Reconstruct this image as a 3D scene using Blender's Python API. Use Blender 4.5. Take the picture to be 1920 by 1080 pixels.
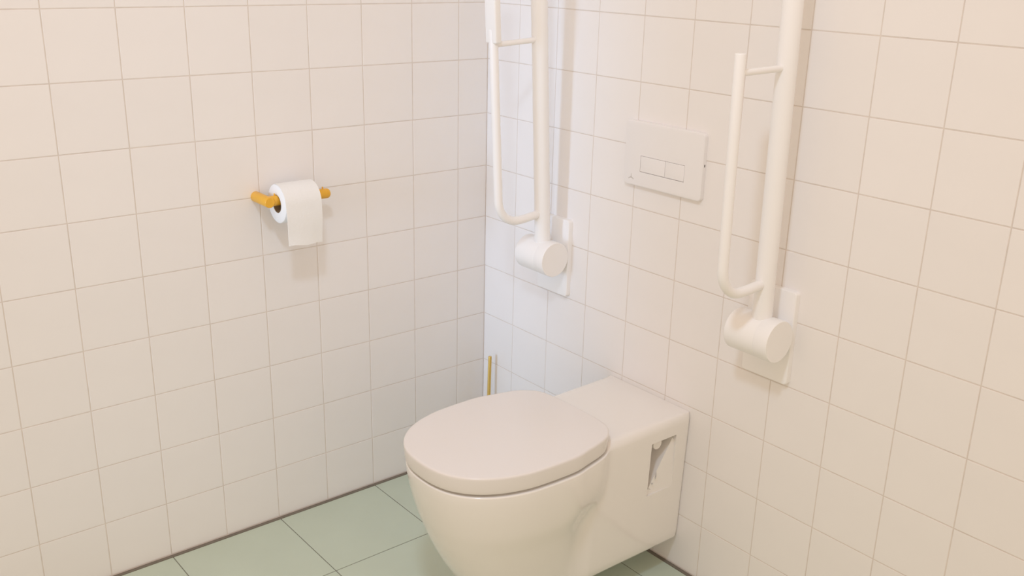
import bpy, bmesh, math, random
from mathutils import Vector, Matrix
random.seed(7)
S = bpy.context.scene
COL = S.collection
for o in list(bpy.data.objects):
    bpy.data.objects.remove(o)

# ------------------------------------------------------------------ camera
CAM = Vector((2.22211, -1.72328, 1.48236))
YAW, PITCH, ROLL, F = 2.450296, -0.332014, 0.0245218, 1857.742
d = Vector((math.cos(PITCH)*math.cos(YAW), math.cos(PITCH)*math.sin(YAW), math.sin(PITCH)))
r0 = d.cross(Vector((0, 0, 1))).normalized()
u0 = r0.cross(d)
rv = math.cos(ROLL)*r0 + math.sin(ROLL)*u0
uv = -math.sin(ROLL)*r0 + math.cos(ROLL)*u0
cd = bpy.data.cameras.new('camera')
cam = bpy.data.objects.new('camera', cd)
COL.objects.link(cam)
M = Matrix((rv, uv, -d)).transposed().to_4x4()
M.translation = CAM
cam.matrix_world = M
cd.sensor_width = 36.0
cd.lens = F/1920*36
cd.shift_x = -3.975/1920
cd.shift_y = 9.597/1920
cd.clip_start = 0.02
S.camera = cam

# ------------------------------------------------------------------ world, lights, exposure
W = bpy.data.worlds.new('world')
S.world = W
W.use_nodes = True
W.node_tree.nodes['Background'].inputs[0].default_value = (1.0, 0.767, 0.577, 1)
W.node_tree.nodes['Background'].inputs[1].default_value = 0.96


def light(name, kind, loc, energy, color, target=None, **kw):
    l = bpy.data.lights.new(name, kind)
    l.energy = energy
    l.color = color
    for k, v in kw.items():
        setattr(l, k, v)
    o = bpy.data.objects.new(name, l)
    COL.objects.link(o)
    o.location = loc
    if target is not None:
        o.rotation_euler = (Vector(target)-Vector(loc)).to_track_quat('-Z', 'Y').to_euler()
    return o


# round cool-white ceiling lamp and a narrow cool beam from an unseen source along the left wall;
# the warm surroundings are the world
light('ceiling_lamp', 'AREA', (1.48, -1.42, 2.35), 6.0, (0.62, 0.79, 1.0), (0.6, -0.5, 0.2), shape='DISK', size=0.20, spread=math.radians(130))
light('cool_beam', 'AREA', (0.30, -2.52, 1.05), 1.25, (0.42, 0.66, 1.0), (0.12, 0, 0.85),
      shape='RECTANGLE', size=0.26, size_y=1.7, spread=math.radians(28))

S.view_settings.view_transform = 'Standard'
S.view_settings.look = 'None'
S.view_settings.gamma = 1
S.view_settings.use_curve_mapping = False
S.view_settings.exposure = 0.0


# ------------------------------------------------------------------ helpers
def mat(name, col, rough=0.4, coat=0.0, coat_rough=0.1, spec=0.5, vary=0.0, scale=6.0, bump=0.0, bscale=60.0,
        metallic=0.0, island=0.0, sss=0.0):
    m = bpy.data.materials.new(name)
    m.use_nodes = True
    nt = m.node_tree
    b = nt.nodes['Principled BSDF']
    b.inputs['Base Color'].default_value = (*col, 1)
    b.inputs['Roughness'].default_value = rough
    b.inputs['Metallic'].default_value = metallic
    b.inputs['Specular IOR Level'].default_value = spec
    b.inputs['Coat Weight'].default_value = coat
    b.inputs['Coat Roughness'].default_value = coat_rough
    tc = nt.nodes.new('ShaderNodeTexCoord')
    src = tc.outputs['Object']
    if vary or island:
        n = nt.nodes.new('ShaderNodeTexNoise')
        n.inputs['Scale'].default_value = scale
        n.inputs['Detail'].default_value = 3
        nt.links.new(src, n.inputs['Vector'])
        mr = nt.nodes.new('ShaderNodeMapRange')
        mr.inputs['From Min'].default_value = 0.3
        mr.inputs['From Max'].default_value = 0.7
        mr.inputs['To Min'].default_value = 1-vary
        mr.inputs['To Max'].default_value = 1+vary
        nt.links.new(n.outputs['Fac'], mr.inputs['Value'])
        val = mr.outputs['Result']
        if island:
            oi = nt.nodes.new('ShaderNodeObjectInfo')
            m2 = nt.nodes.new('ShaderNodeMapRange')
            m2.inputs['To Min'].default_value = 1-island
            m2.inputs['To Max'].default_value = 1+island
            nt.links.new(oi.outputs['Random'], m2.inputs['Value'])
            mu = nt.nodes.new('ShaderNodeMath')
            mu.operation = 'MULTIPLY'
            nt.links.new(val, mu.inputs[0])
            nt.links.new(m2.outputs['Result'], mu.inputs[1])
            val = mu.outputs[0]
        vm = nt.nodes.new('ShaderNodeVectorMath')
        vm.operation = 'SCALE'
        vm.inputs[0].default_value = col
        nt.links.new(val, vm.inputs['Scale'])
        nt.links.new(vm.outputs['Vector'], b.inputs['Base Color'])
    if bump:
        n = nt.nodes.new('ShaderNodeTexNoise')
        n.inputs['Scale'].default_value = bscale
        n.inputs['Detail'].default_value = 2
        nt.links.new(src, n.inputs['Vector'])
        bp = nt.nodes.new('ShaderNodeBump')
        bp.inputs['Strength'].default_value = bump
        bp.inputs['Distance'].default_value = 0.002
        nt.links.new(n.outputs['Fac'], bp.inputs['Height'])
        nt.links.new(bp.outputs['Normal'], b.inputs['Normal'])
    return m


MT = dict(
    tile=mat('glazed_wall_tile', (0.86, 0.84, 0.83), 0.32, spec=0.45, vary=0.008, scale=9, bump=0.03, bscale=14, island=0.008),
    grout=mat('wall_grout', (0.72, 0.665, 0.62), 0.9, spec=0.1, vary=0.06, scale=30),
    ftile=mat('green_floor_tile', (0.55, 0.625, 0.52), 0.5, spec=0.35, vary=0.02, scale=7, island=0.012),
    fgrout=mat('floor_grout', (0.25, 0.255, 0.215), 0.9, spec=0.1, vary=0.08, scale=40),
    seal=mat('dark_sealant', (0.20, 0.175, 0.14), 0.6, vary=0.08, scale=30),
    paint=mat('white_paint', (0.82, 0.78, 0.74), 0.8, spec=0.2, vary=0.01),
    ceramic=mat('white_ceramic', (0.85, 0.83, 0.805), 0.16, coat=0.5, coat_rough=0.05, vary=0.004),
    lid=mat('white_seat_plastic', (0.795, 0.77, 0.757), 0.24, spec=0.5, vary=0.004),
    steel=mat('white_coated_steel', (0.90, 0.90, 0.90), 0.36, spec=0.45, vary=0.005),
    plastic=mat('white_plate_plastic', (0.85, 0.84, 0.845), 0.38, spec=0.4, vary=0.004),
    yellow=mat('yellow_lacquer', (0.80, 0.43, 0.035), 0.34, spec=0.5, vary=0.02, scale=20),
    gold=mat('gold_metal', (0.72, 0.50, 0.14), 0.35, metallic=0.55, vary=0.03, scale=20),
    paper=mat('tissue_paper', (0.86, 0.87, 0.87), 0.95, spec=0.1, vary=0.01, bump=0.25, bscale=240),
    card=mat('roll_cardboard', (0.30, 0.22, 0.13), 0.9, spec=0.1, vary=0.05),
    mark=mat('grey_print', (0.58, 0.56, 0.54), 0.6),
    dark=mat('dark_slot', (0.05, 0.045, 0.04), 0.7),
)


def new(name, me, m=None, parent=None, smooth=False):
    o = bpy.data.objects.new(name, me)
    COL.objects.link(o)
    if m is not None:
        me.materials.append(MT[m])
    if parent is not None:
        o.parent = parent
    if smooth:
        me.polygons.foreach_set('use_smooth', [True]*len(me.polygons))
        if smooth is not True:
            me.set_sharp_from_angle(angle=smooth)
    return o


def obj(name, bm, m, parent=None, smooth=math.radians(35)):
    bmesh.ops.recalc_face_normals(bm, faces=bm.faces)
    me = bpy.data.meshes.new(name)
    bm.to_mesh(me)
    bm.free()
    return new(name, me, m, parent, smooth)


def tag(o, label, cat, group=None):
    o['label'] = label
    o['category'] = cat
    if group:
        o['group'] = group
    return o


def thing(name, label, cat, loc, group=None):
    o = bpy.data.objects.new(name, None)
    o.empty_display_size = 0.05
    o.location = loc
    COL.objects.link(o)
    return tag(o, label, cat, group)


def struct(o, label):
    o['kind'] = 'structure'
    o['label'] = label
    return o


def box(bm, a, b, bev=0.0, seg=2):
    vs = [bm.verts.new((x, y, z)) for x in (a[0], b[0]) for y in (a[1], b[1]) for z in (a[2], b[2])]
    F_ = [(0, 1, 3, 2), (4, 6, 7, 5), (0, 4, 5, 1), (2, 3, 7, 6), (0, 2, 6, 4), (1, 5, 7, 3)]
    fs = [bm.faces.new([vs[i] for i in f]) for f in F_]
    if bev:
        es = {e for f in fs for e in f.edges}
        bmesh.ops.bevel(bm, geom=list(es), offset=bev, segments=seg, profile=0.5, affect='EDGES')
    return bm


def rounded_slab(x0, x1, z0, z1, y0, y1, rad, edge, seg=6, org=(0, 0, 0)):
    """slab in the xz plane (front at y1 < y0) with rounded corners and softened front edge"""
    bm = bmesh.new()

    def ring(y, ins):
        pts = []
        r = max(rad-ins, 0.0005)
        for cx, cz, a0 in ((x1-ins-r, z1-ins-r, 0), (x0+ins+r, z1-ins-r, 90), (x0+ins+r, z0+ins+r, 180), (x1-ins-r, z0+ins+r, 270)):
            for k in range(seg+1):
                a = math.radians(a0+90*k/seg)
                pts.append(bm.verts.new((cx+r*math.cos(a)-org[0], y-org[1], cz+r*math.sin(a)-org[2])))
        return pts
    rings = [ring(y0, 0), ring(y1+edge, 0)]
    for k in (1, 2, 3):
        a = k/3*math.pi/2
        rings.append(ring(y1+edge*(1-math.sin(a)), edge*(1-math.cos(a))))
    n = len(rings[0])
    for A, B in zip(rings, rings[1:]):
        for i in range(n):
            bm.faces.new((A[i], A[(i+1) % n], B[(i+1) % n], B[i]))
    bm.faces.new(rings[0][::-1])
    bm.faces.new(rings[-1])
    return bm


def tube(bm, pts, rad, seg=20, caps=True, round_caps=0.0):
    """sweep a circle along points; rad a number or list"""
    pts = [Vector(p) for p in pts]
    if not isinstance(rad, (list, tuple)):
        rad = [rad]*len(pts)
    rad = list(rad)
    if round_caps:
        t0 = (pts[0]-pts[1]).normalized()
        t1 = (pts[-1]-pts[-2]).normalized()
        e = round_caps
        pre, prr, post, por = [], [], [], []
        for k in (2, 1, 0):
            a = math.radians(30*k)
            pre.append(pts[0]+t0*e*(math.sin(a))-t0*e*0)
            prr.append(rad[0]-e*(1-math.cos(a)))
        for k in (0, 1, 2):
            a = math.radians(30*k)
            post.append(pts[-1]+t1*e*math.sin(a))
            por.append(rad[-1]-e*(1-math.cos(a)))
        pts = pre+pts[1:-1]+post
        rad = prr+rad[1:-1]+por
    prev = None
    rings = []
    for i, p in enumerate(pts):
        if i == 0:
            t = pts[1]-pts[0]
        elif i == len(pts)-1:
            t = pts[-1]-pts[-2]
        else:
            t = (pts[i+1]-p).normalized()+(p-pts[i-1]).normalized()
        t.normalize()
        if prev is None:
            h = Vector((1, 0, 0)) if abs(t.x) < 0.9 else Vector((0, 0, 1))
            a = (h-t*h.dot(t)).normalized()
        else:
            a = (prev-t*prev.dot(t)).normalized()
        prev = a
        b = t.cross(a)
        rings.append([bm.verts.new(p+(a*math.cos(2*math.pi*k/seg)+b*math.sin(2*math.pi*k/seg))*rad[i]) for k in range(seg)])
    for A, B in zip(rings, rings[1:]):
        for k in range(seg):
            bm.faces.new((A[k], A[(k+1) % seg], B[(k+1) % seg], B[k]))
    if caps:
        bm.faces.new(rings[0][::-1])
        bm.faces.new(rings[-1])
    return bm


def apply_bool(o, cutter_bm, op='DIFFERENCE'):
    bmesh.ops.recalc_face_normals(cutter_bm, faces=cutter_bm.faces)
    me = bpy.data.meshes.new('cut')
    cutter_bm.to_mesh(me)
    cutter_bm.free()
    c = bpy.data.objects.new('cut', me)
    COL.objects.link(c)
    if o.parent:
        c.parent = o.parent
    md = o.modifiers.new('b', 'BOOLEAN')
    md.operation = op
    md.solver = 'EXACT'
    md.object = c
    bpy.context.view_layer.update()
    dg = bpy.context.evaluated_depsgraph_get()
    nm = bpy.data.meshes.new_from_object(o.evaluated_get(dg))
    o.modifiers.clear()
    old = o.data
    o.data = nm
    nm.name = old.name
    bpy.data.objects.remove(c)
    return o


# ------------------------------------------------------------------ room shell
T, J = 0.15, 0.0024
UL, UR = 0.0999, 0.1359          # width of the cut tile next to the corner on each wall
X1, Y1, ZC = 2.90, -2.60, 2.55   # room size
TH = 0.0075                      # tile thickness; tile faces lie at x = 0 and y = 0
GR = 0.0007                      # grout lies this deep


def slab(name, a, b, m, label):
    bm = bmesh.new()
    box(bm, a, b)
    return struct(obj(name, bm, m, smooth=False), label)


wall_left = slab('wall_left', (-0.12, Y1, -0.05), (-GR, 0.12, ZC), 'grout', 'white square tiled wall with the paper roll')
wall_right = slab('wall_right', (-GR, GR, -0.05), (X1, 0.12, ZC), 'grout', 'white square tiled wall behind the toilet')
floor = slab('floor', (-GR, Y1, -0.08), (X1, GR, -0.0012), 'fgrout', 'pale green tiled floor')


def tile_mesh(w, h, name):
    """tile in the xz plane, front face towards -y at y=0, soft glazed edges"""
    bm = bmesh.new()
    e = 0.0007
    rings = []
    for y, ins in ((0.006, 0), (e, 0), (e*0.3, e*0.3), (0, e)):
        rings.append([bm.verts.new((sx*(w/2-ins), y, sz*(h/2-ins))) for sx, sz in ((-1, -1), (1, -1), (1, 1), (-1, 1))])
    for A, B in zip(rings, rings[1:]):
        for i in range(4):
            bm.faces.new((A[i], A[(i+1) % 4], B[(i+1) % 4], B[i]))
    bm.faces.new(rings[-1])
    bmesh.ops.recalc_face_normals(bm, faces=bm.faces)
    me = bpy.data.meshes.new(name)
    bm.to_mesh(me)
    bm.free()
    # make sure the front face looks to -y
    if me.polygons[len(me.polygons)-1].normal.y > 0:
        me.flip_normals()
    me.materials.append(MT['tile'])
    return me


BOT = 0.0045
full = tile_mesh(T-J, T-J, 'tile')
meshes = {}


def wall_tiles(side, u0_, ncol, parent):
    for c in range(ncol):
        for r in range(17):
            ua = 0.0012 if c == 0 else u0_+(c-1)*T+J/2
            ub = u0_+c*T-J/2
            za = BOT if r == 0 else r*T+J/2
            zb = (r+1)*T-J/2
            w, h = ub-ua, zb-za
            if c and r:
                me = full
            else:
                k = (round(w, 4), round(h, 4))
                me = meshes.get(k)
                if me is None:
                    me = meshes[k] = tile_mesh(w, h, 'tile')
            o = bpy.data.objects.new('tile', me)
            COL.objects.link(o)
            o.parent = parent
            um, zm = (ua+ub)/2, (za+zb)/2
            jx, jz, jy = random.gauss(0, 0.0012), random.gauss(0, 0.0012), abs(random.gauss(0, 0.00012))
            if side == 'L':
                o.location = (-jy, -um, zm)
                o.rotation_euler = (jx, 0, math.radians(90)+jz)
            else:
                o.location = (um, jy, zm)
                o.rotation_euler = (jx, 0, jz)


wall_tiles('L', UL, 17, wall_left)
wall_tiles('R', UR, 17, wall_right)

# floor tiles 300 x 300
GAP = 0.0095
fm = {}
xs = [GAP]+[0.31+0.3*k for k in range(9)]+[X1]
ys = [-GAP]+[-0.10-0.3*k for k in range(9)]+[Y1]
for i in range(len(xs)-1):
    for j in range(len(ys)-1):
        xa = xs[i]+(J/2 if i else 0)
        xb = xs[i+1]-J/2
        ya = ys[j]-(J/2 if j else 0)
        yb = ys[j+1]+J/2
        w, h = xb-xa, ya-yb
        if w < 0.02 or h < 0.02:
            continue
        k = (round(w, 4), round(h, 4))
        if k not in fm:
            bm = bmesh.new()
            box(bm, (-w/2, -h/2, -0.008), (w/2, h/2, 0), 0.0008, 1)
            bmesh.ops.recalc_face_normals(bm, faces=bm.faces)
            me = bpy.data.meshes.new('floor_tile')
            bm.to_mesh(me)
            bm.free()
            me.materials.append(MT['ftile'])
            fm[k] = me
        o = bpy.data.objects.new('floor_tile', fm[k])
        COL.objects.link(o)
        o.parent = floor
        o.location = ((xa+xb)/2, (ya+yb)/2, random.uniform(-0.0002, 0))

# dark sealant joint between floor and walls
slab('trim_1', (-0.001, Y1, -0.01), (GAP, 0.0004, 0.0012), 'seal', 'dark sealant joint under the wall with the paper roll')
slab('trim_2', (GAP, -GAP, -0.01), (X1, 0.0004, 0.0012), 'seal', 'dark sealant joint under the wall behind the toilet')

# ------------------------------------------------------------------ toilet
TX = 0.683
# half outline (y, half width): a superellipse front and a drawn-in rear
H = [(-.45-.25*math.cos(math.radians(t))**(2/2.4), .187*math.sin(math.radians(t))**(2/2.4)) for t in (0, 8, 17, 26, 36, 46, 56, 66, 78)]
H += [(-.42, .187), (-.37, .178), (-.31, .163), (-.28, .144), (-.26, .117), (-.252, .07), (-.250, 0)]


def smooth_outline(n=14):
    """closed outline (x,y) of the lid, Catmull-Rom through the half outline and its mirror"""
    loop = [(x, y) for y, x in H]+[(-x, y) for y, x in H[-2:0:-1]]
    N = len(loop)
    out = []
    for i in range(N):
        p0, p1, p2, p3 = (Vector(loop[(i+k) % N]) for k in (-1, 0, 1, 2))
        for k in range(n):
            t = k/n
            out.append(0.5*((2*p1)+(p2-p0)*t+(2*p0-5*p1+4*p2-p3)*t*t+(3*p1-p0-3*p2+p3)*t**3))
    return out


OUT = smooth_outline(6)
LID = [(x*.980, -.25+(y+.25)*.993) for x, y in OUT]      # lid outline


def interp(tab, z):
    if z <= tab[0][0]:
        return tab[0][1]
    for (a, va), (b, vb) in zip(tab, tab[1:]):
        if z <= b:
            return va+(vb-va)*(z-a)/(b-a)
    return tab[-1][1]


SZ = [(.085, .674), (.13, .752), (.19, .828), (.25, .886), (.31, .931), (.37, .966), (.424, .982)]
WZ = [(.085, .62), (.13, .67), (.19, .74), (.25, .815), (.31, .915), (.37, .960), (.424, .980)]
QZ = [(.12, .02), (.20, .09), (.25, .12), (.275, .11), (.295, .075), (.315, .03), (.335, 0)]      # the rear flanks tuck in under the bowl
CY = -0.30


def ray_hit(poly, th):
    dx, dy = math.cos(th), math.sin(th)
    best = 0
    n = len(poly)
    for i in range(n):
        ax, ay = poly[i]
        bx, by = poly[(i+1) % n]
        ay -= CY
        by -= CY
        ex, ey = bx-ax, by-ay
        den = dx*ey-dy*ex
        if abs(den) < 1e-12:
            continue
        t = (ax*ey-ay*ex)/den
        s = (ax*dy-ay*dx)/den
        if t > 0 and -1e-9 <= s <= 1+1e-9:
            best = max(best, t)
    return best


def rrect(hw, y0, y1, r, n=5):
    pts = []
    for cx, cy, a0 in ((hw-r, y1-r, 0), (-hw+r, y1-r, 90), (-hw+r, y0+r, 180), (hw-r, y0+r, 270)):
        for k in range(n+1):
            a = math.radians(a0+90*k/n)
            pts.append((cx+r*math.cos(a), cy+r*math.sin(a)))
    return pts


NA = 232
ANG = []
ca = math.atan2(.30, .14)
for i in range(NA):
    ANG.append(2*math.pi*i/NA)
for s in (ca, math.pi-ca):
    for k in range(-8, 9):
        ANG.append(s+k*0.004)
ANG.sort()


def smax(a, b, k):
    h = max(k-abs(a-b), 0)/k
    return max(a, b)+h*h*k/4


def section(z, ins=0.0):
    s, w = interp(SZ, z), interp(WZ, z)
    q = interp(QZ, z)
    egg = []
    for x, y in OUT:
        t = min(max((y+.47)/.17, 0), 1)
        egg.append((x*w*(1-q*t*t*(3-2*t)), -.25+(y+.25)*s))
    hw = 0.1295+(z-.085)/(.438-.085)*0.0115
    rec = [(hw, -.02), (hw, -.007), (hw-.002, -.002), (hw-.007, 0), (-hw+.007, 0), (-hw+.002, -.002), (-hw, -.007), (-hw, -.02),
           (-hw, -.31), (-hw*.93, -.36), (-hw*.7, -.41), (hw*.7, -.41), (hw*.93, -.36), (hw, -.31)]
    res = []
    for th in ANG:
        r = smax(ray_hit(egg, th), ray_hit(rec, th), 0.016)
        res.append((r, th))
    return res


def top_z(y):
    t = min(max((y+0.292)/0.046, 0), 1)
    t = t*t*(3-2*t)
    return 0.424+0.014*t


toilet = thing('toilet', 'white wall-hung toilet with closed lid and long rear plinth', 'toilet', (TX, -0.30, 0.085))
ORG = Vector((TX, -0.30, 0.085))


def body_mesh():
    bm = bmesh.new()
    rings = []
    zs_ = [.085, .085, .0865, .092, .11, .13, .15, .17, .19, .21, .23, .25, .26, .268, .276, .283, .29, .297, .304, .312, .325, .34, .355, .37, .382, .393, .402]
    secs = [section(max(z, .085)) for z in zs_]
    RAD = [[r for r, a in sec] for sec in secs]
    for it in range(5):                  # ease the bowl into the plinth
        new_ = [row[:] for row in RAD]
        for i in range(5, len(RAD)-1):
            for j, (r, a) in enumerate(secs[i]):
                if r*math.sin(a)+CY < -.19:
                    n_ = len(ANG)
                    z0, z1, z2 = zs_[i-1], zs_[i], zs_[i+1]
                    lin = RAD[i-1][j]+(RAD[i+1][j]-RAD[i-1][j])*(z1-z0)/(z2-z0)
                    side = (RAD[i][j-1]+RAD[i][(j+1) % n_])/2
                    new_[i][j] = .4*RAD[i][j]+.3*lin+.3*side
        RAD = new_
    for i, z in enumerate(zs_):
        sec = [(r, a) for r, a in zip(RAD[i], ANG)]
        ins = {0: .02, 1: .010, 2: .005, 3: .0012}.get(i, 0)
        rings.append([((r-ins)*math.cos(a), (r-ins)*math.sin(a)+CY, z) for r, a in sec])
    # rounded shoulder up to the local top height
    sec = section(.415)
    for k in range(0, 8):
        a = math.radians(90*k/7)
        ring = []
        for r, th in sec:
            y = r*math.sin(th)+CY
            zt = top_z(y)
            rd = 0.0035+0.0185*(zt-.424)/.014      # the plinth has the softer edge
            back = max(0.0, 1-abs(y)/0.01)         # no rounding against the wall
            rr = r-rd*(1-math.cos(a))*(1-back)
            yy = min(rr*math.sin(th)+CY, -0.0005)
            ring.append((rr*math.cos(th), yy, zt-rd*(1-math.sin(a))))
        rings.append(ring)
    last = rings[-1]
    for f in (.93, .86, .78, .70, .62, .54, .46, .38, .30, .24, .19, .15, .11, .07):
        ring = []
        for x, y, z in last:
            xx, yy = x*f, (y-CY)*f+CY
            ring.append((xx, yy, top_z(yy)))
        rings.append(ring)
    vr = [[bm.verts.new((x, y-CY, z-.085)) for x, y, z in R] for R in rings]
    n = len(vr[0])
    for A, B in zip(vr, vr[1:]):
        for i in range(n):
            bm.faces.new((A[i], A[(i+1) % n], B[(i+1) % n], B[i]))
    bm.faces.new(vr[0][::-1])
    bm.faces.new(vr[-1])
    return bm


body = obj('ceramic_body', body_mesh(), 'ceramic', toilet, smooth=math.radians(40))


def pocket(sign):
    """fixing recess in the plinth side: deep triangular hollow with a sloped sill"""
    yA, yB, zt, zb = -0.132, -0.047, 0.392, 0.250
    deep = [(x, y, z) for x in (0.16, 0.072) for y, z in ((yA, zt), (yB, zt), (yA, zb))]
    sill = [(0.16, yB, zt), (0.16, yA, zb), (0.1352, yB+.004, zb), (0.16, yB+.004, zb), (0.1325, yB, zt), (0.1285, yA, zb)]
    out = []
    for P in (deep, sill):
        bm = bmesh.new()
        vs = [bm.verts.new((sign*x, y-CY, z-.085)) for x, y, z in P]
        bmesh.ops.convex_hull(bm, input=vs)
        out.append(bm)
    return out


for sg in (1, -1):
    for cb in pocket(sg):
        apply_bool(body, cb)
body.data.polygons.foreach_set('use_smooth', [True]*len(body.data.polygons))
body.data.set_sharp_from_angle(angle=math.radians(40))
for f in body.data.polygons:      # the faces of the recesses are plane
    x, y, z = f.center[0], f.center[1]+CY, f.center[2]+.085
    if -.136 < y < -.040 and .246 < z < .396 and abs(x) < .1295+(z-.085)/.353*.0115-.0006:
        f.use_smooth = False

for sg in (1, -1):
    bm = bmesh.new()
    tube(bm, [(sg*0.070, -0.100-CY, .379-.085), (sg*0.127, -0.100-CY, .379-.085)], 0.0145, 24, round_caps=0.002)
    c = obj('fixing_cap', bm, 'ceramic', toilet)
    c['label'] = 'round white fixing cap inside the side recess'

# lid and seat
bm = bmesh.new()
cy = -0.46
prof = [(.4305, .940), (.4305, .972), (.4312, .977), (.4335, .981), (.440, .986), (.452, .992), (.4635, .9955), (.4672, .9955), (.4692, .9915), (.4701, .984),
        (.4703, .965), (.4706, .90), (.4711, .75), (.4715, .55), (.4718, .3), (.472, .1)]
vr = [[bm.verts.new((x*f, (y-cy)*f+cy-CY, z-.085)) for x, y in LID] for z, f in prof]
for A, B in zip(vr, vr[1:]):
    n = len(A)
    for i in range(n):
        bm.faces.new((A[i], A[(i+1) % n], B[(i+1) % n], B[i]))
bm.faces.new(vr[0][::-1])
bm.faces.new(vr[-1])
obj('lid', bm, 'lid', toilet, smooth=math.radians(50))
bm = bmesh.new()
vr = []
for z, f in ((.4235, .90), (.4310, .90), (.4310, .62), (.4235, .62)):
    vr.append([bm.verts.new((x*f, (y-cy)*f+cy-CY, z-.085)) for x, y in LID])
for k in range(4):
    A, B = vr[k], vr[(k+1) % 4]
    for i in range(len(A)):
        bm.faces.new((A[i], A[(i+1) % len(A)], B[(i+1) % len(A)], B[i]))
obj('seat', bm, 'lid', toilet, smooth=math.radians(50))

# ------------------------------------------------------------------ flush plate
fp = thing('flush_plate', 'white rectangular dual flush plate above the toilet', 'flush plate', (0.6816, 0, 0.957))
fo = (0.6816, 0, 0.957)
panel = obj('panel', rounded_slab(.5605, .8027, .957, 1.111, 0.0, -0.012, .009, .0022, org=fo), 'plastic', fp)
bm = bmesh.new()
box(bm, (.6125-fo[0], -.02, .9925-fo[2]), (.7510-fo[0], -.0085, 1.0315-fo[2]))
apply_bool(panel, bm)
panel.data.set_sharp_from_angle(angle=math.radians(35))
for a, b in ((.6133, .6912), (.6922, .7502)):
    obj('button', rounded_slab(a, b, .9936, 1.0307, -.0085, -.0122, .001, .0007, 3, org=fo), 'plastic', fp)
# small printed emblem: a stem with two slanting strokes over a base stroke
bm = bmesh.new()
for pts in (((-.0015, 0), (.0015, 0), (.0004, .011), (-.0004, .011)), ((-.008, -.003), (-.001, .0005), (-.001, .003), (-.0085, -.0005)),
            ((.008, -.003), (.0085, -.0005), (.001, .003), (.001, .0005))):
    A = [bm.verts.new((.5855+x-fo[0], -.0121, .9735+z-fo[2])) for x, z in pts]
    B = [bm.verts.new((.5855+x-fo[0], -.0118, .9735+z-fo[2])) for x, z in pts]
    bm.faces.new(A)
    bm.faces.new(B[::-1])
    for i in range(4):
        bm.faces.new((A[i], A[(i+1) % 4], B[(i+1) % 4], B[i]))
o = obj('emblem', bm, 'mark', fp, smooth=False)
o['label'] = 'small grey emblem in the lower corner'
bm = bmesh.new()
box(bm, (.8022-fo[0], -.0065, 1.036-fo[2]), (.8030-fo[0], -.004, 1.0415-fo[2]))
obj('release_slot', bm, 'dark', fp, smooth=False)


# ------------------------------------------------------------------ fold-up grab rails
def grab_rail(x0, lean, label, sleeve):
    PY, PZ = -0.0625, 0.722
    t = thing('grab_rail', label, 'grab rail', (x0, 0, 0.608), 'fold-up grab rails beside the toilet')
    ca_, sa_ = math.cos(lean), math.sin(lean)

    def L(x, y, z):        # rail coordinates -> leaned about the hinge axis -> local to thing
        dy, dz = y-PY, z-PZ
        return Vector((x, PY+dy*ca_-dz*sa_, PZ+dy*sa_+dz*ca_-0.608))
    og = (x0, 0, 0.608)
    obj('mounting_plate', rounded_slab(x0-.075, x0+.0455, .608, .819, 0, -.0145, .008, .0025, org=og), 'steel', t)
    bm = bmesh.new()
    tube(bm, [(-.060, PY, PZ-.608), (.0155, PY, PZ-.608)], .0455, 48, round_caps=.003)
    hb = obj('hinge_barrel', bm, 'steel', t)
    bm = bmesh.new()
    tube(bm, [(.017, PY, PZ-.608), (.0475, PY, PZ-.608)], .0460, 48, round_caps=.0025)
    obj('end_cap', bm, 'steel', hb)
    # neck joining barrel and plate
    bm = bmesh.new()
    box(bm, (-.05, -.030, .690-.608), (.035, -.014, .752-.608), .004)
    obj('bracket', bm, 'steel', t)
    bm = bmesh.new()
    tube(bm, [L(0, PY, .738), L(0, PY, .80), L(0, PY, 1.0), L(0, PY, 1.25), L(0, PY, 1.535)], [.0215, .0207, .0205, .0205, .0205], 32, round_caps=.006)
    obj('arm_tube', bm, 'steel', t)
    # outer loop
    ly, R, zb = PY-.1435, .062, .8365
    pts = [(0, PY-.012, zb+.003), (0, ly+R+.02, zb)]
    for k in range(0, 13):
        a = math.radians(90*k/12)
        pts.append((0, ly+R-R*math.sin(a), zb+R-R*math.cos(a)))
    top = 1.318
    pts += [(0, ly, 1.0), (0, ly, 1.15), (0, ly, top-.002)]
    bm = bmesh.new()
    tube(bm, [L(*q) for q in pts], .0108, 20, round_caps=.002)
    lp = obj('outer_loop', bm, 'steel', t)
    bm = bmesh.new()
    tube(bm, [L(0, ly+.006, 1.2815), L(0, PY-.016, 1.2815)], .0066, 16)
    obj('strut', bm, 'steel', t)
    if sleeve:
        bm = bmesh.new()
        box(bm, (-.020, -.0095, 0), (.020, .0095, .235), .004, 3)
        s = obj('sleeve', bm, 'steel', t)
        s.location = L(0, ly, 1.286)
        s.rotation_euler = (lean, 0, 0)
        s['label'] = 'wider flat white sleeve on the upper end of the loop'
    return t


grab_rail(0.330, math.radians(3.37), 'white folded-up grab rail beside the corner, between brush handle and flush plate', True)
grab_rail(1.040, math.radians(1.15), 'white folded-up grab rail on the open side of the toilet, away from the corner', False)

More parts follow.
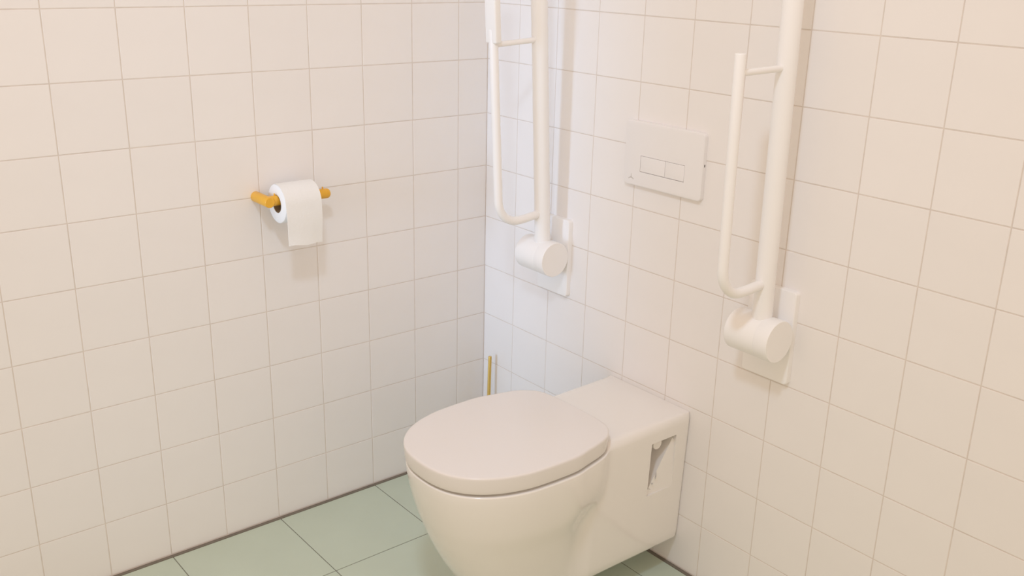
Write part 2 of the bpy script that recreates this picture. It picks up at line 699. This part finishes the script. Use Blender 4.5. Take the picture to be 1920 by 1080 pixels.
# ------------------------------------------------------------------ paper holder and roll
HY0, HY1, HX, HZ = -0.7105, -0.5515, 0.064, 0.9025
ph = thing('paper_holder', 'yellow wall-mounted rod holder carrying the paper roll', 'paper holder', (0, -0.631, HZ))
bm = bmesh.new()
tube(bm, [(0, HY0+.631, 0), (HX+.0125, HY0+.631, 0)], .0130, 28, round_caps=.003)
obj('post', bm, 'yellow', ph)
bm = bmesh.new()
tube(bm, [(HX, HY0+.631, 0), (HX, HY1+.631, 0)], .0125, 28, round_caps=.008)
rod = obj('rod', bm, 'yellow', ph)
for y in (-0.6915, -0.562):
    bm = bmesh.new()
    tube(bm, [(HX, y+.631, .0115), (HX, y+.631, .0175)], .0020, 10)
    obj('pin', bm, 'yellow', rod)

RC = Vector((HX, -0.639, HZ-.0085))
RW, RR, RI = 0.0475, 0.0475, 0.0225
tr = thing('toilet_roll', 'white toilet paper roll with a hanging sheet on the yellow holder', 'toilet roll', RC)


def ringtube(r_out, r_in, hw, seg=64):
    bm = bmesh.new()
    rings = []
    for y, r in ((-hw, r_in), (-hw, r_out-.0015), (-hw+.0015, r_out), (hw-.0015, r_out), (hw, r_out-.0015), (hw, r_in)):
        rings.append([bm.verts.new((r*math.cos(2*math.pi*k/seg), y, r*math.sin(2*math.pi*k/seg))) for k in range(seg)])
    for q in range(len(rings)):
        A, B = rings[q], rings[(q+1) % len(rings)]
        for k in range(seg):
            bm.faces.new((A[k], A[(k+1) % seg], B[(k+1) % seg], B[k]))
    return bm


obj('paper_winding', ringtube(RR, RI, RW), 'paper', tr, smooth=math.radians(50))
obj('core', ringtube(RI, RI-.0012, RW-.0004, 40), 'card', tr, smooth=math.radians(50))
bm = bmesh.new()   # hanging sheet: follows the winding over the top and front, then falls
prof = []
for k in range(0, 13):
    a = math.radians(100-100*k/12)
    prof.append(((RR+.0008)*math.cos(a), (RR+.0008)*math.sin(a)))
for k in range(1, 15):
    t = k/14
    prof.append((RR+.0008+.0015*math.sin(t*5)+.002*t, -t*.0955))
G0, G1 = [], []
NS = 12
for i, (x, z) in enumerate(prof):
    ra, rb = [], []
    f = max(0, i-12)/14
    for k in range(NS+1):
        s = k/NS
        y = -RW+2*RW*s
        wob = f*f*.003*math.sin(3.2*s+.4)
        dz = -f*.004*s+f*f*.0015*math.sin(9*s)
        ra.append(bm.verts.new((x+wob, y*(1-.04*f), z+dz)))
        rb.append(bm.verts.new((x+wob-.0007, y*(1-.04*f), z+dz)))
    G0.append(ra)
    G1.append(rb)
for i in range(len(prof)-1):
    for k in range(NS):
        bm.faces.new((G0[i][k], G0[i][k+1], G0[i+1][k+1], G0[i+1][k]))
        bm.faces.new((G1[i][k], G1[i+1][k], G1[i+1][k+1], G1[i][k+1]))
    for k in (0, NS):
        bm.faces.new((G0[i][k], G0[i+1][k], G1[i+1][k], G1[i][k]))
for i in (0, len(prof)-1):
    for k in range(NS):
        bm.faces.new((G0[i][k], G0[i][k+1], G1[i][k+1], G1[i][k]))
obj('hanging_sheet', bm, 'paper', tr, smooth=math.radians(60))

# ------------------------------------------------------------------ toilet brush in the corner
tb = thing('toilet_brush', 'thin upright gold toilet brush handle in the corner behind the toilet', 'toilet brush', (0.066, -0.034, 0))
bm = bmesh.new()
prof = [(.0, .003), (.026, .0), (.029, .003), (.029, .125), (.028, .127), (.0265, .125), (.0265, .006), (.0, .006)]
seg = 36
rings = []
for r, z in prof:
    rings.append([bm.verts.new((max(r, .0004)*math.cos(2*math.pi*k/seg), max(r, .0004)*math.sin(2*math.pi*k/seg), z)) for k in range(seg)])
for A, B in zip(rings, rings[1:]):
    for k in range(seg):
        bm.faces.new((A[k], A[(k+1) % seg], B[(k+1) % seg], B[k]))
obj('holder_cup', bm, 'gold', tb)
bm = bmesh.new()
tube(bm, [(.0, .0, .03), (.0, .003, .10), (-.001, .008, .333)], .0052, 16, round_caps=.001)
obj('handle', bm, 'gold', tb)
bm = bmesh.new()
tube(bm, [(0, 0, .012), (0, 0, .03), (0, 0, .07), (0, 0.002, .085)], [.014, .023, .023, .010], 24)
obj('brush_head', bm, 'steel', tb)
